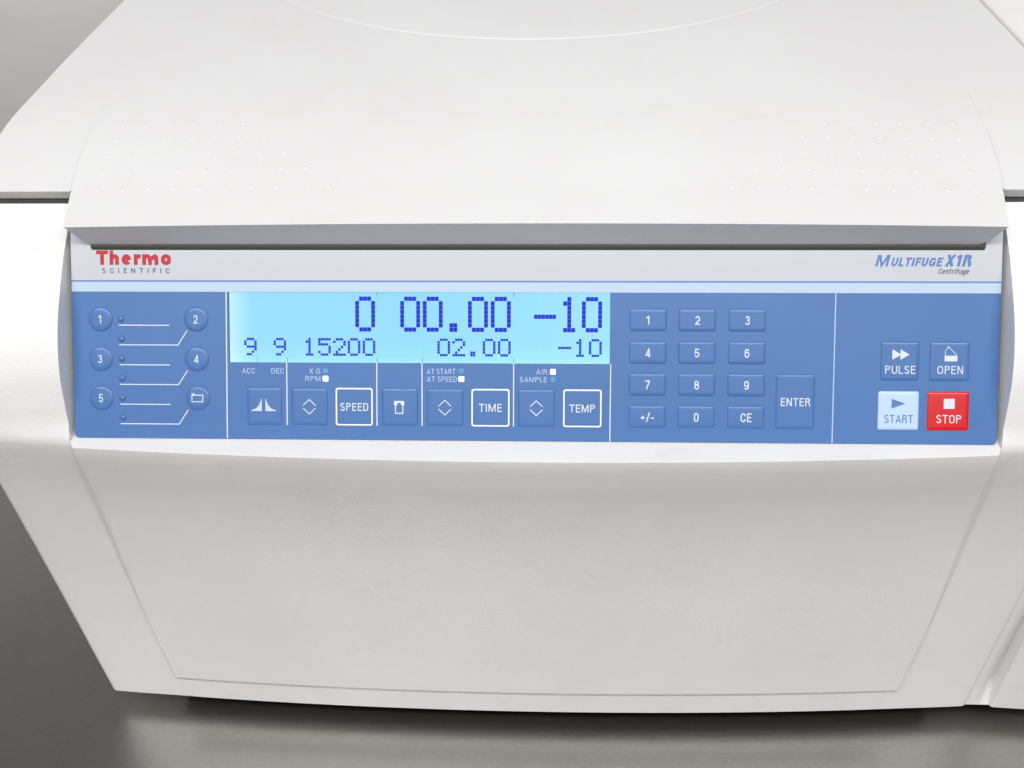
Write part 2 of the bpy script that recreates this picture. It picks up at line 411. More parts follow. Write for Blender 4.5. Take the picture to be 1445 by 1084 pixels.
# seam gaskets
def strip(name, pts, m, smooth=None):
    V, F = [], []
    for row in pts: V += row
    n = len(pts[0])
    for a in range(len(pts) - 1):
        for b in range(n - 1): F.append([a * n + b, a * n + b + 1, (a + 1) * n + b + 1, (a + 1) * n + b])
    me = mesh(name, V, F); clean(me); return part(name, me, m, smooth)
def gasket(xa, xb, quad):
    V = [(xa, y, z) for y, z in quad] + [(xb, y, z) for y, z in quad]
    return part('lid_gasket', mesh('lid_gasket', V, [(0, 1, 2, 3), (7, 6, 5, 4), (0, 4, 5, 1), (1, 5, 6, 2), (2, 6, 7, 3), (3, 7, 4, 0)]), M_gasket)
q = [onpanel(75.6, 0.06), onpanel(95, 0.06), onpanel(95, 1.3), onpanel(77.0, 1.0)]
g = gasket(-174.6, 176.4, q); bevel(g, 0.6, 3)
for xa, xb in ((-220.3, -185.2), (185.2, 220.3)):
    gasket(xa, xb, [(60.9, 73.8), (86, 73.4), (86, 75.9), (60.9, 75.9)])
# grip bumps in both front corners of the lip
bm = bmesh.new(); bmesh.ops.create_uvsphere(bm, u_segments=14, v_segments=8, radius=1.15 * S)
bmesh.ops.delete(bm, geom=[v for v in bm.verts if v.co.z < -0.2 * S], context='VERTS')
for v in bm.verts: v.co.z *= 0.36
dm = bpy.data.meshes.new('grip_bump'); bm.to_mesh(dm); bm.free(); dm.materials.append(M_lid)
for p in dm.polygons: p.use_smooth = True
for side in (-1, 1):
    for r, (y, n) in enumerate(((57.3, 10), (67.0, 9), (76.3, 8), (86.0, 7), (95.2, 6))):
        for k in range(n):
            x = side * (172.0 - 10.33 * k); yy = y + 0.011 * (172 - abs(x)) - (0.9 if side > 0 else -0.3)
            h = 0.6; n_ = Vector((0, -(lidz(x, yy + h) - lidz(x, yy - h)) / (2 * h), 1)).normalized()
            o = bpy.data.objects.new('grip_bump', dm); sc.collection.objects.link(o)
            o.parent = lid
            o.location = Vector((x, yy, lidz(x, yy) - 0.05)) * S; o.rotation_euler = n_.to_track_quat('Z', 'Y').to_euler()
# --- cooling unit on the right, its front slightly proud of a shallow channel
ch = []
CPROF = [(560, 88.5), (300, 89.5), (180, 89.5), (135, 89.2), (108, 87.8), (86, 84.0), (66, 77.6), (52, 69.5), (40, 61.5), (30, 53.4), (15.5, 38.6), (7.0, 24.2), (2.6, 8), (0.6, 0), (1.0, -4), (2.6, -12), (4.7, -22), (6.9, -34), (9.0, -50), (10.8, -75), (11.2, -105), (10.8, -142), (10.2, -166), (9.72, -183), (9.68, -184.2), (9.64, -184.8), (9.6, -186)]
cp = smooth_curve(CPROF, 3.5)
xcol = [231.6, 231.9, 232.4, 233.2, 240, 260, 290, 320, 350, 380, 398, 401, 403, 404]
xoff = [1.6, 0.8, 0.25, 0, 0, 0, 0, 0, 0, 0, 0, .5, 1.6, 3]
V, F = [], []; nC = len(cp)
def cn(i):
    a = cp[max(0, i - 1)]; b = cp[min(nC - 1, i + 1)]; dy, dz = b[0] - a[0], b[1] - a[1]; L = math.hypot(dy, dz); return (-dz / L, dy / L)
for i, (y, z) in enumerate(cp):
    n = cn(i)
    for x, d in zip(xcol, xoff):
        bow = 3.0 * (1 - ((x - 318) / 90) ** 2) * sm((30 - z) / 60)
        V.append((x + flare(z, 1) * sm((300 - x) / 60), y + n[0] * d - bow + 0.0, z + n[1] * d))
nx = len(xcol)
for i in range(nC - 1):
    for j in range(nx - 1): F.append([i * nx + j, (i + 1) * nx + j, (i + 1) * nx + j + 1, i * nx + j + 1])
for j in (0, nx - 1):
    for i in range(nC - 1):
        a = i * nx + j; b = a + nx
        F.append([a, b, len(V) + 1, len(V)]); V += [(V[a][0], max(V[a][0] * 0 + V[a][1], 0) + 14 if V[a][2] < 60 else V[a][1] + 0.0, V[a][2] - (12 if V[a][2] >= 60 else 0)), (V[b][0], V[b][1] + 14 if V[b][2] < 60 else V[b][1], V[b][2] - (12 if V[b][2] >= 60 else 0))]
a = (nC - 1) * nx
V2 = len(V)
for j in range(nx): V.append((V[a + j][0], 550, V[a + j][2]))
for j in range(nx - 1): F.append([a + j, V2 + j, V2 + j + 1, a + j + 1])
me = mesh('cooling_unit', V, F); clean(me, 1e-6)
o = part('cooling_unit', me, M_cool, 38); bevel(o, 0.5, 2, 50)
# channel between both housings
V, F = [], []
for i, (y, z) in enumerate(cp):
    n = cn(i)
    for x, d in ((218.0, 4.0), (220.8, 3.2), (226.4, 4.6), (228.2, 9.0), (232.6, 10.5)):
        f_ = min(1, max(0, (z + 186) / 14)); d = d * f_ + (1 - f_) * min(d, 3.2)
        V.append((x + flare(z, 1), y + n[0] * d - 1.8 * sm((30 - z) / 60), z + n[1] * d - (3 if z > 70 else 0)))
for i in range(nC - 1):
    for j in range(4): F.append([i * 5 + j, (i + 1) * 5 + j, (i + 1) * 5 + j + 1, i * 5 + j + 1])
part('seam_channel', mesh('seam_channel', V, F), M_cool, 60)

# ------------------------------------------------------------ control panel: its own frame (u right, v up the slope, w out)
PM = Matrix(((1, 0, 0, 0), (0, UD[0], PN[0], 0), (0, UD[1], PN[1], 0), (0, 0, 0, 1)))
PAN = Matrix.Translation(Vector((0, 0, 0))) @ PM
LU0, LU1, LV0, LV1 = -119.4, 32.5, 31.15, 59.25
def rect_tiles():
    # film in tiles round the display window; materials 0 white 1 pale 2 blue
    us = [-183, LU0, LU1, 183]; V, F, mi = [], [], []
    def quad(u0, u1, v0, v1, m):
        k = len(V); V.extend([(u0, v0, 0), (u1, v0, 0), (u1, v1, 0), (u0, v1, 0)]); F.append((k, k + 1, k + 2, k + 3)); mi.append(m)
    quad(us[0], us[1], LV0, LV1, 2); quad(us[2], us[3], LV0, LV1, 2)
    for a, b in zip(us, us[1:]): quad(a, b, LV1, 63.15, 1); quad(a, b, 63.15, 63.85, 3); quad(a, b, 63.85, 92, 0)
    r = 1.5; k = len(V); pts = []
    for q in range(7): a = math.pi + q / 6 * math.pi / 2; pts.append((-183 + r + r * math.cos(a), 0.35 + r + r * math.sin(a), 0))
    for q in range(7): a = 1.5 * math.pi + q / 6 * math.pi / 2; pts.append((183 - r + r * math.cos(a), 0.35 + r + r * math.sin(a), 0))
    pts += [(183, LV0, 0), (LU1, LV0, 0), (LU0, LV0, 0), (-183, LV0, 0)]
    V.extend(pts); F.append(tuple(range(k, k + len(pts)))); mi.append(2)
    return V, F, mi
V, F, mi = rect_tiles()
# thickness: outer rim walls
me = mesh('control_panel', V, F)
for p, m_ in zip(me.polygons, mi): p.material_index = m_
bm = bmesh.new(); bm.from_mesh(me); bmesh.ops.remove_doubles(bm, verts=bm.verts, dist=1e-5)
ed = [e_ for e_ in bm.edges if e_.is_boundary]
r_ = bmesh.ops.extrude_edge_only(bm, edges=ed)
for v in [x for x in r_['geom'] if isinstance(x, bmesh.types.BMVert)]: v.co.z -= 1.3 * S
for f in bm.faces:
    if abs(f.normal.z) < .5 or f.calc_area() == 0: pass
bm.normal_update()
for f in bm.faces:
    if abs(f.normal.z) < 0.5: f.material_index = 4
bmesh.ops.recalc_face_normals(bm, faces=bm.faces)
bm.to_mesh(me); bm.free()
if me.polygons[0].normal.z < 0: me.flip_normals()
panel = part('control_panel', me, [M_plate, M_pale, M_blue, M_line, M_wall])
panel.matrix_world = PAN
panel.matrix_parent_inverse = Matrix.Translation(CF.location).inverted(); panel.matrix_basis = PAN
def pchild(name, me, m, u=0, v=0, w_=0, smooth=None, parent=None):
    o = addobj(name, me, m, parent or panel, smooth); o.location = (u * S, v * S, w_ * S); return o
def ppart(name, me, m, u, v, w_=0, smooth=None):      # a part of the centrifuge that sits on the panel
    o = addobj(name, me, m, CF, smooth); o.matrix_parent_inverse = Matrix.Translation(CF.location).inverted()
    o.matrix_basis = PAN @ Matrix.Translation((u * S, v * S, w_ * S)); return o
# condensed sans built from strokes: centre lines in a box of the given width and height 1 (cap height)
def arc(cx, cy, rx, ry, a0, a1, n=9):
    return [(cx + rx * math.cos(R(a0 + (a1 - a0) * k / n)), cy + ry * math.sin(R(a0 + (a1 - a0) * k / n))) for k in range(n + 1)]
def glyph_strokes(c, t):
    # t = stroke weight; returns (width, [strokes]); a stroke is a list of points, closed if first == last
    h = t / 2; T_ = 1 - h; B_ = h
    def bowl(w_, y0, y1):     # closed narrow O between y0 and y1
        r = min((w_ - t) / 2, (y1 - y0) / 2); cx = w_ / 2; ry = min(r * 1.15, (y1 - y0) / 2)
        p = arc(cx, y1 - ry, r, ry, 0, 180) + arc(cx, y0 + ry, r, ry, 180, 360); return p + [p[0]]
    if c == 'O': return .56, [bowl(.56, B_, T_)]
    if c == '0': return .50, [bowl(.50, B_, T_)]
    if c == 'I': return t, [[(h, 0), (h, 1)]]
    if c == '1': return .30, [[(.30 - h, 0), (.30 - h, 1)], [(0, .76), (.1, .79), (.30 - t * .9, .93)]]
    if c == 'T': return .50, [[(0, T_), (.50, T_)], [(.25, 0), (.25, 1 - t)]]
    if c == 'E': return .44, [[(.44, T_), (h, T_), (h, B_), (.44, B_)], [(t, .52), (.41, .52)]]
    if c == 'F': return .43, [[(.43, T_), (h, T_), (h, 0)], [(t, .50), (.40, .50)]]
    if c == 'L': return .42, [[(h, 1), (h, B_), (.42, B_)]]
    if c == 'N': return .56, [[(h, 0), (h, 1)], [(.56 - h, 0), (.56 - h, 1)], [(h * 1.3, 1 - h * .6), (.56 - h * 1.3, h * .6)]]
    if c == 'M': return .70, [[(h, 0), (h, 1)], [(.70 - h, 0), (.70 - h, 1)], [(h * 1.4, 1 - h * .5), (.35, .08), (.70 - h * 1.4, 1 - h * .5)]]
    if c == 'A': return .58, [[(h * .8, 0), (.29, 1 - h * .8), (.58 - h * .8, 0)], [(.16, .30), (.42, .30)]]
    if c == 'X': return .56, [[(h * .9, 0), (.56 - h * .9, 1)], [(h * .9, 1), (.56 - h * .9, 0)]]
    if c == 'U': return .54, [[(h, 1)] + arc(.27, B_ + .25, .27 - h, .25, 180, 360) + [(.54 - h, 1)]]
    if c == 'P': return .50, [[(h, 0), (h, T_), (.28, T_)] + arc(.28, .74, .22 - h, .26 - h, 90, -90) + [(t, .48 + h)]]
    if c == 'R': return .53, [[(h, 0), (h, T_), (.28, T_)] + arc(.28, .75, .22 - h, .25 - h, 90, -90) + [(t, .5 + h)], [(.30, .47), (.42, .36), (.44, .1), (.49, 0)]]
    if c == 'D': return .54, [[(h, B_), (h, T_), (.26, T_)] + arc(.26, T_ - .26, .28 - h, .26, 90, 0) + arc(.26, B_ + .26, .28 - h, .26, 0, -90) + [(h, B_)]]
    if c == 'C': return .53, [[(.53 - h, .66)] + arc(.265, T_ - .24, .265 - h, .24, 10, 180) + arc(.265, B_ + .24, .265 - h, .24, 180, 350) + [(.53 - h, .34)]]
    if c == 'G': return .56, [[(.55 - h, .68)] + arc(.275, T_ - .24, .275 - h, .24, 10, 180) + arc(.275, B_ + .24, .275 - h, .24, 180, 320) + [(.56 - h, .22), (.56 - h, .46), (.30, .46)]]
    if c == 'S': return .50, [arc(.25, T_ - .20, .245 - h, .20, 20, 180, 9) + [(.06 + h, .62), (.25, .50), (.44 - h * .6, .40)] + arc(.25, B_ + .21, .25 - h, .21, 10, -165, 9)]
    if c == '2': return .48, [[(h, .70)] + arc(.24, T_ - .22, .235 - h, .22, 170, -10, 9) + [(.40, .50), (.10, .18), (h, B_), (.48, B_)]]
    if c == '3': return .48, [arc(.23, T_ - .20, .225 - h, .20, 165, -60, 9) + [(.19, .53)], [(.19, .53)] + arc(.23, B_ + .235, .245 - h, .235, 75, -165, 11)]
    if c == '4': return .52, [[(.52, .25), (h * .8, .25), (.36, 1 - h), (.38, 1 - h)], [(.38, 0), (.38, 1)]]
    if c == '5': return .48, [[(.44, T_), (.10, T_), (.065, .50)] + arc(.23, B_ + .26, .25 - h, .26, 130, -165, 11)]
    if c == '6': return .49, [bowl(.49, B_, .62), [(h, .34)] + arc(.25, T_ - .26, .25 - h, .26, 180, 25, 8)]
    if c == '7': return .46, [[(0, T_), (.46 - h, T_), (.30, .60), (.18, .25), (.14, 0)]]
    if c == '8': return .49, [bowl(.49, B_, .56), bowl(.46, .50, T_)] 
    if c == '9': return .49, [bowl(.49, .38, T_), [(.49 - h, .66)] + arc(.24, B_ + .26, .25 - h, .26, 0, -155, 8)]
    if c == '+': return .44, [[(0, .42), (.44, .42)], [(.22, .20), (.22, .64)]]
    if c == '-': return .30, [[(0, .38), (.30, .38)]]
    if c == '/': return .34, [[(.03, -.06), (.31, 1.02)]]
    x = .74                      # lower case, x-height
    if c == 'h': return .50, [[(h, 0), (h, 1)], [(h, .42)] + arc(.27, x - h - .16, .23 - h, .16, 170, 0) + [(.5 - h, 0)]]
    if c == 'm': return .78, [[(h, 0), (h, x)], [(h, .46)] + arc(.26, x - h - .15, .20 - h * .7, .15, 165, 0) + [(.39, 0)], [(.39, .46)] + arc(.59, x - h - .15, .19 - h, .15, 165, 0) + [(.78 - h, 0)]]
    if c == 'n': return .48, [[(h, 0), (h, x)], [(h, .46)] + arc(.26, x - h - .16, .22 - h, .16, 165, 0) + [(.48 - h, 0)]]
    if c == 'r': return .34, [[(h, 0), (h, x)], [(h, .44)] + arc(.34, .44, .34 - h, x - h - .44, 170, 90, 5)]
    if c == 'e': return .50, [([(h * 1.2, .38), (.50 - h, .38)], 1.0 if t < .18 else .55), [(.50 - h, .36)] + arc(.25, x - h - .22, .25 - h, .22, 0, 180) + arc(.25, B_ + .22, .25 - h, .22, 180, 325)]
    if c == 'o': return .52, [bowl(.52, B_, x - h)]
    if c == 't': return .34, [[(.14, .95), (.14, .16), (.2, B_), (.33, B_)], [(0, x - h), (.32, x - h)]]
    if c == 'i': return t, [[(h, 0), (h, x)], [(h, .88), (h, 1)]]
    if c == 'f': return .36, [[(.14, 0), (.14, .84), (.22, T_), (.36, T_)], [(0, x - h), (.34, x - h)]]
    if c == 'u': return .48, [[(h, x)] + arc(.24, B_ + .17, .24 - h, .17, 180, 360) + [(.48 - h, x)], [(.48 - h, 0), (.48 - h, x)]]
    if c == 'g': return .48, [bowl(.48, B_ + .03, x - h), [(.48 - h, x), (.48 - h, -.08)] + arc(.24, -.08, .24 - h, .15, 0, -160, 7)]
    return .28, []
def sweep(pts, t, V, F, z):
    P = [Vector(p) for p in pts]; Q = [P[0]]
    for p in P[1:]:
        if (p - Q[-1]).length > 1e-4: Q.append(p)
    P = Q; closed = len(P) > 3 and (P[0] - P[-1]).length < 1e-3
    if closed: P = P[:-1]
    n = len(P); k0 = len(V)
    for k in range(n):
        z += 0.0012
        a = (P[k] - P[k - 1]).normalized() if (k or closed) else None
        b = (P[(k + 1) % n] - P[k]).normalized() if (k < n - 1 or closed) else None
        tt = (b if a is None else a if b is None else (a + b).normalized() if (a + b).length > 1e-3 else a)
        nn = Vector((-tt.y, tt.x)); s_ = 1.0 if (a is None or b is None) else 1 / max(.42, nn.dot(Vector((-a.y, a.x))))
        V.append((P[k].x + nn.x * t / 2 * s_, P[k].y + nn.y * t / 2 * s_, z)); V.append((P[k].x - nn.x * t / 2 * s_, P[k].y - nn.y * t / 2 * s_, z))
    for k in range(n if closed else n - 1):
        m_ = (k + 1) % n; F.append((k0 + 2 * k, k0 + 2 * k + 1, k0 + 2 * m_ + 1, k0 + 2 * m_))
def textmesh(s, u0, u1, v0, v1, bold=0.0, shear=0.0, spacing=1.0, cap=True):
    """lettering whose cap height spans v0..v1 and whose width spans u0..u1; bold is added stroke weight, shear slants it"""
    t = 0.125 + bold; H = v1 - v0; tgt = (u1 - u0) / H - abs(shear)
    gs = []; nat = 0.0; fix = 0.0; gap = 0.115 * spacing
    for c in s:
        if c == ' ': gs.append(None); nat += .24 * spacing; continue
        w_, st = glyph_strokes(c, t); gs.append((w_, st)); nat += w_ + gap
    nat -= gap
    k_ = (tgt - t) / (nat - t)          # widths stretch, stroke weight stays even
    V, F = [], []; x = 0.0; z = 0.0
    for g in gs:
        if g is None: x += .24 * spacing; continue
        for pts in g[1]:
            tw = t
            if isinstance(pts, tuple): tw = t * pts[1]; pts = pts[0]
            sweep([((px + x - t / 2) * k_ + t / 2, py) for px, py in pts], tw, V, F, z); z += 0.008
        x += g[0] + gap
    cu_, cv_ = (u0 + u1) / 2, (v0 + v1) / 2
    V = [(u0 + (px + shear * py) * H - cu_, v0 + py * H - cv_, pz) for px, py, pz in V]
    me = mesh('lettering', V, F)
    return me, cu_, cv_
H_ = 0.06     # print stands this far off its surface
def print_on_panel(name, s, box, m, **k):
    me, a, b = textmesh(s, *box, **k); return pchild(name, me, m, a, b, H_)
CAP = (0.0, 0.73)
print_on_panel('brand_lettering', 'Thermo', (-172.2, -142.4, 69.9, 75.6), M_red, bold=0.14, spacing=0.1)
print_on_panel('brand_subline', 'SCIENTIFIC', (-170.4, -143.0, 66.65, 68.6), M_grey, bold=0.03, spacing=4.6)
print_on_panel('model_lettering', 'M', (134.7, 140.6, 69.6, 74.1), M_modelblue, bold=0.075, shear=0.25)
print_on_panel('model_lettering', 'ULTIFUGE', (140.6, 160.6, 69.6, 73.0), M_modelblue, bold=0.09, shear=0.27, spacing=0.6)
print_on_panel('model_lettering', 'X1R', (161.2, 171.9, 69.6, 74.1), M_modelblue, bold=0.11, shear=0.25, spacing=0.55)
print_on_panel('model_subline', 'Centrifuge', (158.8, 170.7, 66.7, 68.8), M_grey, bold=0.01, shear=0.2, spacing=1.3)
# straight printed lines
def linemesh(pts, wd):
    V, F = [], []
    for k in range(len(pts)):
        p = Vector(pts[k]); d = Vector((0, 0))
        a = (Vector(pts[k]) - Vector(pts[k - 1])).normalized() if k else None
        b = (Vector(pts[k + 1]) - Vector(pts[k])).normalized() if k < len(pts) - 1 else None
        if a is None: t = b
        elif b is None: t = a
        else: t = (a + b).normalized()
        nrm_ = Vector((-t.y, t.x)); sc_ = 1.0 if (a is None or b is None) else 1 / max(.3, nrm_.dot(Vector((-a.y, a.x))))
        V += [tuple(p + nrm_ * wd / 2 * sc_) + (0,), tuple(p - nrm_ * wd / 2 * sc_) + (0,)]
    for k in range(len(pts) - 1): F.append((2 * k, 2 * k + 1, 2 * k + 3, 2 * k + 2))
    return mesh('line', V, F)
def pline(name, pts, wd, m): return pchild(name, linemesh(pts, wd), m, 0, 0, H_)
pline('divider_line', [(-120.3, 59.2), (-120.6, 0.5)], 0.42, M_ink)
pline('divider_line', [(32.85, 31.0), (32.75, 0.5)], 0.38, M_ink)
pline('divider_line', [(119.9, 59.2), (119.7, 0.5)], 0.42, M_inkpale)
for u in (-96.2, -60.0, -41.9, -5.45): pline('divider_line', [(u, 31.2), (u, 6.1)], 0.42, M_ink)
for k, v in enumerate((45.85, 29.95, 14.05)): pline('guide_line', [(-164.1, v), (-143.5, v)], 0.36, M_ink)
for k, v in enumerate((37.95, 22.05, 6.15)): pline('guide_line', [(-164.1, v), (-140.15, v), (-136.35, v + 5.75)], 0.36, M_ink)
# small captions
for s, box in (('ACC', (-114.2, -109.0, 26.75, 28.85)), ('DEC', (-102.4, -97.3, 26.75, 28.85)), ('X G', (-87.1, -82.7, 26.75, 28.9)), ('RPM', (-88.7, -82.6, 23.75, 25.85)),
               ('AT START', (-39.9, -28.6, 26.85, 28.95)), ('AT SPEED', (-39.9, -28.0, 23.8, 25.9)), ('AIR', (3.5, 7.9, 26.9, 29.0)), ('SAMPLE', (-3.0, 7.7, 23.8, 25.9))):
    print_on_panel('caption', s, box, M_inkpale, bold=0.0, spacing=1.0)
# ---- keys
def rrect(hw, hh, r, n=5):
    pts = []
    for cx2, cy2, a0 in ((hw - r, hh - r, 0), (-hw + r, hh - r, 90), (-hw + r, -hh + r, 180), (hw - r, -hh + r, 270)):
        for k in range(n + 1): a = R(a0 + 90 * k / n); pts.append((cx2 + r * math.cos(a), cy2 + r * math.sin(a)))
    return pts
def loft(rings, cap=True):
    V, F = [], []; n = len(rings[0][0])
    for pts, z in rings: V += [(x, y, z) for x, y in pts]
    for a in range(len(rings) - 1):
        for k in range(n): F.append((a * n + k, a * n + (k + 1) % n, (a + 1) * n + (k + 1) % n, (a + 1) * n + k))
    if cap: F.append(tuple((len(rings) - 1) * n + k for k in range(n)))
    return V, F
def keymesh(wd, ht, hgt=0.62, r=1.0, ramp_=0.95, steps=6):
    rings = []
    for ins, hz in ((0, 0), (.10, .30), (.28, .56), (.55, .76), (.9, .90), (1.35, .98), (1.9, 1.0)):
        ins *= ramp_; rings.append((rrect(wd / 2 - ins, ht / 2 - ins, max(0.3, r - ins * 0.5)), hgt * hz + 0.01))
    return mesh('key', *loft(rings))
def roundkey(rad, hgt=0.6, ramp_=1.0):
    rings = []
    for t, z in ((0, 0), (.10, .30), (.28, .56), (.55, .76), (.9, .90), (1.25, .97)):
        rings.append(([((rad - ramp_ * t) * math.cos(2 * math.pi * k / 40), (rad - ramp_ * t) * math.sin(2 * math.pi * k / 40)) for k in range(40)], hgt * z + .01))
    rings.append(([((rad - ramp_ * 1.7) * math.cos(2 * math.pi * k / 40), (rad - ramp_ * 1.7) * math.sin(2 * math.pi * k / 40)) for k in range(40)], hgt + .02))
    return mesh('key', *loft(rings))
_km = {}
def key(name, box, m=None, hgt=0.52, label=None, r=1.0, ramp_=0.95):
    u0, u1, v0, v1 = box; k = (round(u1 - u0, 2), round(v1 - v0, 2), (m or M_blue).name, hgt)
    if k not in _km:
        me = keymesh(u1 - u0, v1 - v0, hgt, r, ramp_); me.materials.append(m or M_blue)
        for p in me.polygons: p.use_smooth = True
        _km[k] = me
    o = bpy.data.objects.new(name, _km[k]); sc.collection.objects.link(o); o.parent = CF
    o.matrix_parent_inverse = Matrix.Translation(CF.location).inverted()
    o.matrix_basis = PAN @ Matrix.Translation(((u0 + u1) / 2 * S, (v0 + v1) / 2 * S, 0))
    if label: o['label'] = label
    o['_c'] = ((u0 + u1) / 2, (v0 + v1) / 2, hgt); return o
def legend(k, s, box, m=M_ink2, **kw):
    me, a, b = textmesh(s, *box, **kw); c = k['_c']
    return pchild('legend', me, m, a - c[0], b - c[1], c[2] + H_ + .02, parent=k)
def icon(k, V, F, m=M_ink2, name='icon'):
    c = k['_c']; me = mesh('icon', [(x - c[0], y - c[1], 0) for x, y in V], F)
    return pchild(name, me, m, 0, 0, c[2] + H_ + .02, parent=k)
def polyline_vf(pts, wd):
    me = linemesh(pts, wd); V = [(v.co.x / S, v.co.y / S) for v in me.vertices]; F = [tuple(p.vertices) for p in me.polygons]
    bpy.data.meshes.remove(me); return V, F
# number pad
GU = (47.35, 66.55, 85.95); GV = (48.6, 35.8, 23.2, 10.5)
names = (('1', '2', '3'), ('4', '5', '6'), ('7', '8', '9'), ('+/-', '0', 'CE'))
for r, row in enumerate(names):
    for c, s in enumerate(row):
        u, v = GU[c], GV[r]
        k = key('number_key', (u - 7.3, u + 7.3, v - 4.45, v + 4.45), r=1.1)
        k['label'] = 'blue key marked ' + {'+/-': 'plus and minus'}.get(s, s)
        wd = {'1': 1.15, 'CE': 4.2, '+/-': 5.2}.get(s, 1.85); uu = u - (0.15 if s == '1' else 0)
        legend(k, s, (uu - wd / 2, uu + wd / 2, v - 1.85, v + 1.6), bold=0.01)
k = key('enter_key', (97.5, 112.6, 5.9, 27.6), r=1.1); legend(k, 'ENTER', (99.4, 110.8, 15.05, 18.25), bold=0.01)
k['label'] = 'tall blue key marked ENTER'
# icon keys
def chevron_key(u):
    k = key('selector_key', (u - 7.3, u + 7.3, 6.1, 21.1), r=0.9)
    for s_, v0 in ((1, 14.1), (-1, 13.0)):
        V, F = polyline_vf([(u - 2.5, v0), (u, v0 + s_ * 2.35), (u + 2.5, v0)], 0.36); icon(k, V, F)
for u in (-87.1, -32.75, 3.6): chevron_key(u)
k = key('brake_curve_key', (-112.3, -98.2, 6.0, 21.2), r=0.9)
for sgn, ub in ((-1, -106.5), (1, -104.6)):
    n = 10
    for i in range(n):
        u = ub + sgn * (i * 0.42); h = 4.6 * math.exp(-i * 0.30) + 0.12; wd = 0.34 if i < 8 else 0.34
        icon(k, [(u - wd / 2, 11.7), (u + wd / 2, 11.7), (u + wd / 2, 11.7 + h), (u - wd / 2, 11.7 + h)], [(0, 1, 2, 3)], M_ink, 'icon')
k = key('rotor_key', (-58.0, -43.5, 6.1, 21.2), r=0.9)
c0 = -51.0
icon(k, [(c0 - 2.05, 14.4), (c0 + 2.05, 14.4), (c0 + 2.05, 16.1), (c0 - 2.05, 16.1)], [(0, 1, 2, 3)], M_ink)
V, F = polyline_vf([(c0 - 1.45, 14.5), (c0 - 1.45, 11.15), (c0 + 1.45, 11.15), (c0 + 1.45, 14.5)], 0.4); icon(k, V, F, M_ink)
V = [(c0 + .75 * math.cos(a * math.pi / 8), 14.75 + .75 * math.sin(a * math.pi / 8)) for a in range(16)]
kk = icon(k, V, [tuple(range(16))], M_blue); kk.location.z += 0.02 * S
# white framed keys
def framed(name, s, box, tb):
    k = key(name, (box[0] + .2, box[1] - .2, box[2] + .2, box[3] - .2), hgt=0.3, r=0.9, ramp_=0.6)
    c = k['_c']; hw, hh = (box[1] - box[0]) / 2, (box[3] - box[2]) / 2
    a = rrect(hw, hh, 1.0); b = rrect(hw - 0.62, hh - 0.62, 0.6)
    V = [(x, y, 0) for x, y in a + b]; n = len(a); F = [(i, (i + 1) % n, n + (i + 1) % n, n + i) for i in range(n)]
    V += [(x, y, -0.3) for x, y in a]; F += [(i, 2 * n + i, 2 * n + (i + 1) % n, (i + 1) % n) for i in range(n)]
    me = mesh('frame', V, F); pchild('frame', me, M_frame, 0, 0, 0.42, parent=k)
    legend(k, s, tb, bold=0.01); k['label'] = 'blue key in a white frame marked ' + s
framed('speed_key', 'SPEED', (-76.5, -61.6, 6.1, 21.2), (-74.7, -63.4, 12.0, 15.15))
framed('time_key', 'TIME', (-22.2, -7.0, 6.1, 21.1), (-19.1, -10.1, 12.0, 15.15))
framed('temperature_key', 'TEMP', (14.2, 29.4, 6.1, 21.1), (16.7, 26.8, 11.95, 15.1))
# right block
k = key('pulse_key', (137.8, 152.5, 25.3, 40.5), r=1.0); legend(k, 'PULSE', (139.4, 150.9, 27.95, 31.1), bold=0.0)
for u in (142.0, 145.1): icon(k, [(u, 33.4), (u + 3.5, 35.45), (u, 37.5)], [(0, 1, 2)]) .location.z += (0.0 if u < 143 else 0.01) * S
k = key('open_key', (156.5, 171.8, 25.2, 40.5), r=1.0); legend(k, 'OPEN', (159.4, 169.2, 27.95, 31.1), bold=0.0)
icon(k, [(162.0, 32.9), (166.9, 32.9), (166.9, 35.1), (162.0, 35.1)], [(0, 1, 2, 3)])
V, F = polyline_vf([(162.2, 35.2), (162.3, 36.9), (163.4, 38.6), (166.7, 35.2)], 0.22); icon(k, V, F, M_ink)
V = [(163.9, 38.7), (162.9, 38.5), (163.2, 37.8)]; icon(k, V, [(2, 1, 0)], M_ink)
k = key('start_key', (137.1, 152.8, 6.0, 21.1), M_palekey, r=0.9); k['label'] = 'pale blue key marked START'
legend(k, 'START', (139.5, 150.5, 8.75, 11.9), M_modelblue, bold=0.0); icon(k, [(142.2, 14.4), (147.5, 16.3), (142.2, 18.2)], [(0, 1, 2)], M_modelblue)
k = key('stop_key', (156.1, 172.1, 5.8, 21.05), M_redkey, r=0.9); k['label'] = 'red key marked STOP'
legend(k, 'STOP', (159.5, 169.0, 8.75, 12.0), bold=0.0); icon(k, [(162.2, 14.4), (166.4, 14.4), (166.4, 18.3), (162.2, 18.3)], [(0, 1, 2, 3)])
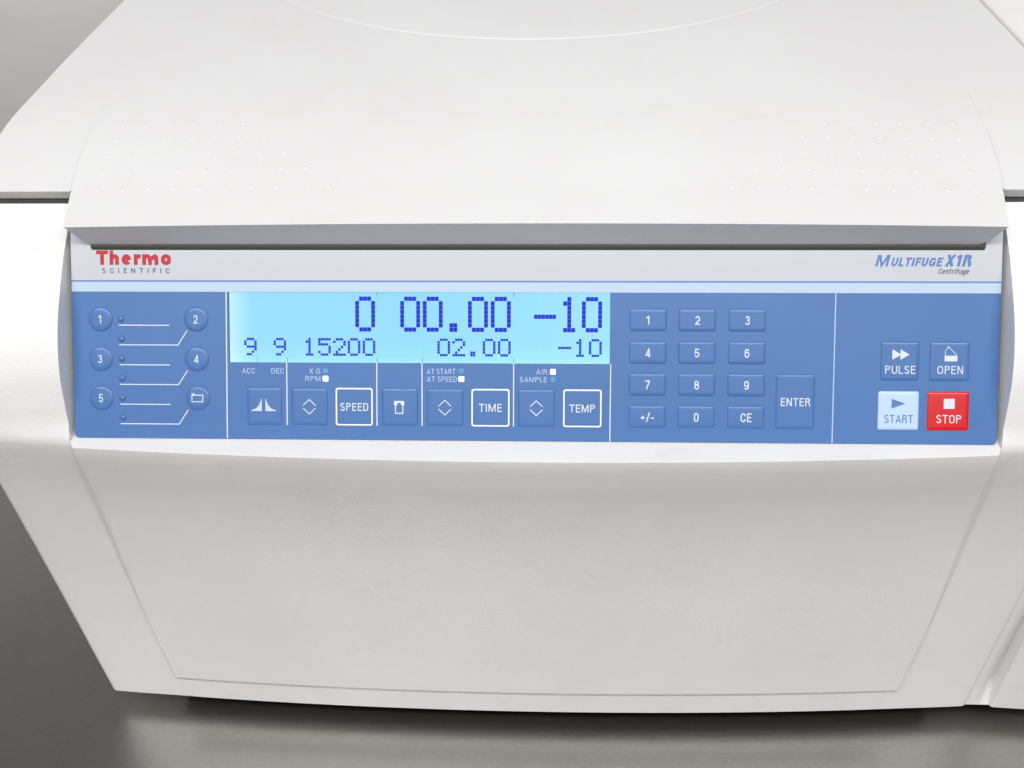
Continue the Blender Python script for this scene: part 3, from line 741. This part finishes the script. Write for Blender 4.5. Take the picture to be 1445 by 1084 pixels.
# round programme keys and pips
rk = roundkey(5.0, 0.62, 1.3); rk.materials.append(M_blue)
for p in rk.polygons: p.use_smooth = True
for s, u, v in (('1', -171.5, 48.2), ('2', -132.6, 48.3), ('3', -171.7, 32.3), ('4', -132.5, 32.4), ('5', -171.7, 16.5), ('', -132.35, 16.6)):
    o = bpy.data.objects.new('programme_key', rk); sc.collection.objects.link(o); o.parent = CF
    o.matrix_parent_inverse = Matrix.Translation(CF.location).inverted(); o.matrix_basis = PAN @ Matrix.Translation((u * S, v * S, 0))
    o['_c'] = (u, v, .62); o['label'] = ('round blue key marked ' + s) if s else 'round blue key with a folder symbol'
    if s: wd = 1.05 if s == '1' else 1.7; legend(o, s, (u - wd / 2, u + wd / 2, v - 1.7, v + 1.6), bold=0.0)
    else:
        V, F = polyline_vf([(u - 2.2, v - 1.35), (u + 2.2, v - 1.35), (u + 2.2, v + 1.3), (u - 2.2, v + 1.3), (u - 2.2, v - 1.35)], 0.36); icon(o, V, F)
        icon(o, [(u - 2.35, v + 1.35), (u - .9, v + 1.35), (u - 1.1, v + 1.95), (u - 2.35, v + 1.95)], [(0, 1, 2, 3)])
bm = bmesh.new(); bmesh.ops.create_uvsphere(bm, u_segments=24, v_segments=12, radius=1.35 * S)
bmesh.ops.delete(bm, geom=[v for v in bm.verts if v.co.z < -0.01 * S], context='VERTS')
for v in bm.verts: v.co.z *= 0.62
pm = bpy.data.meshes.new('pip'); bm.to_mesh(pm); bm.free(); pm.materials.append(M_blue)
for p in pm.polygons: p.use_smooth = True
for v in (48.3, 40.35, 32.4, 24.5, 16.6, 8.7):
    o = bpy.data.objects.new('indicator_pip', pm); sc.collection.objects.link(o); o.parent = CF
    o.matrix_parent_inverse = Matrix.Translation(CF.location).inverted(); o.matrix_basis = PAN @ Matrix.Translation((-163.15 * S, v * S, 0))
# tiny lamps
for u, v, on in ((-80.6, 27.95, 0), (-80.6, 24.8, 1), (-26.2, 28.05, 0), (-26.2, 24.9, 1), (10.1, 28.0, 1), (10.1, 24.9, 0)):
    V, F = loft([(rrect(1.1, 1.1, .35), 0.0), (rrect(1.05, 1.05, .35), 0.12), (rrect(.9, .9, .3), 0.2)])
    o = ppart('indicator_lamp', mesh('lamp', V, F), M_ledon if on else M_ledoff, u, v, 0.02); o['label'] = 'lit white indicator lamp' if on else 'unlit blue indicator lamp'
# ---- display
DW = -1.0
me = mesh('display_screen', [(LU0 - 1, LV0 - 1, 0), (LU1 + 1, LV0 - 1, 0), (LU1 + 1, LV1 + 1, 0), (LU0 - 1, LV1 + 1, 0), (LU0 - 1, LV0 - 1, -1.5), (LU1 + 1, LV0 - 1, -1.5), (LU1 + 1, LV1 + 1, -1.5), (LU0 - 1, LV1 + 1, -1.5)],
          [(0, 1, 2, 3), (7, 6, 5, 4), (0, 4, 5, 1), (1, 5, 6, 2), (2, 6, 7, 3), (3, 7, 4, 0)])
disp = ppart('display_screen', me, M_lcd, 0, 0, DW); disp['label'] = 'backlit pale blue dot matrix screen'
small = {'0': ['01110', '10001', '10001', '10001', '10001', '10001', '01110'], '1': ['010', '110', '010', '010', '010', '010', '111'],
         '2': ['01110', '10001', '00001', '00010', '00100', '01000', '11111'], '5': ['11111', '10000', '11110', '00001', '00001', '10001', '01110'],
         '9': ['01110', '10001', '10001', '01111', '00001', '00010', '01100'], '-': ['00000', '00000', '00000', '11111'], '.': ['', '', '', '', '', '11', '11']}
big = {'0': ['01110'] + ['10001'] * 6 + ['01110'], '1': ['010', '110', '010', '010', '010', '010', '010', '111'], '-': ['', '', '', '', '111111'], '.': ['', '', '', '', '', '', '11', '11']}
_gm = {}
def glyph(ch, u, vtop, tab, pu, pv, gap):
    key_ = (ch, pu)
    if key_ not in _gm:
        V, F = [], []
        for r, row in enumerate(tab[ch]):
            for c, b in enumerate(row):
                if b == '1':
                    k = len(V); x0, x1, y1, y0 = c * pu + gap, (c + 1) * pu - gap, -r * pv - gap, -(r + 1) * pv + gap
                    V += [(x0, y0, 0), (x1, y0, 0), (x1, y1, 0), (x0, y1, 0)]; F.append((k, k + 1, k + 2, k + 3))
        me = mesh('digit', V, F); me.materials.append(M_dot); _gm[key_] = me
    o = bpy.data.objects.new({'.': 'decimal_point', '-': 'minus_sign'}.get(ch, 'digit'), _gm[key_]); sc.collection.objects.link(o)
    o.parent = disp; o.location = (u * S, vtop * S, 0.05 * S)
for ch, u in (('0', -68.7), ('0', -50.7), ('0', -41.7), ('.', -31.1), ('0', -23.7), ('0', -14.65), ('-', 2.5), ('1', 14.0), ('0', 21.35)):
    glyph(ch, u, 57.55, big, 1.60 if ch != '-' else 1.45, 1.745, 0.035)
for ch, u in (('9', -113.6), ('9', -101.7), ('1', -88.7), ('5', -83.7), ('2', -77.7), ('0', -71.8), ('0', -65.8), ('0', -35.9), ('2', -29.9), ('.', -22.8), ('0', -17.85), ('0', -11.8), ('-', 12.1), ('1', 19.25), ('0', 24.2)):
    glyph(ch, u, 41.0, small, 1.03, 1.02, 0.045)
# short dark ticks on the screen edge
for u, v0, v1 in ((-108.25, 31.3, 33.2), (-96.2, 31.3, 33.3), (-60.0, 31.3, 33.3), (-41.85, 31.3, 33.3), (-5.45, 31.3, 33.3), (-59.9, 57.5, 59.4), (-5.5, 57.5, 59.4)):
    o = pchild('edge_tick', mesh('tick', [(-.13, v0, 0), (.13, v0, 0), (.13, v1, 0), (-.13, v1, 0)], [(0, 1, 2, 3)]), M_line, u, 0, 0.06, parent=disp)
for o in sc.objects:
    if '_c' in o: del o['_c']
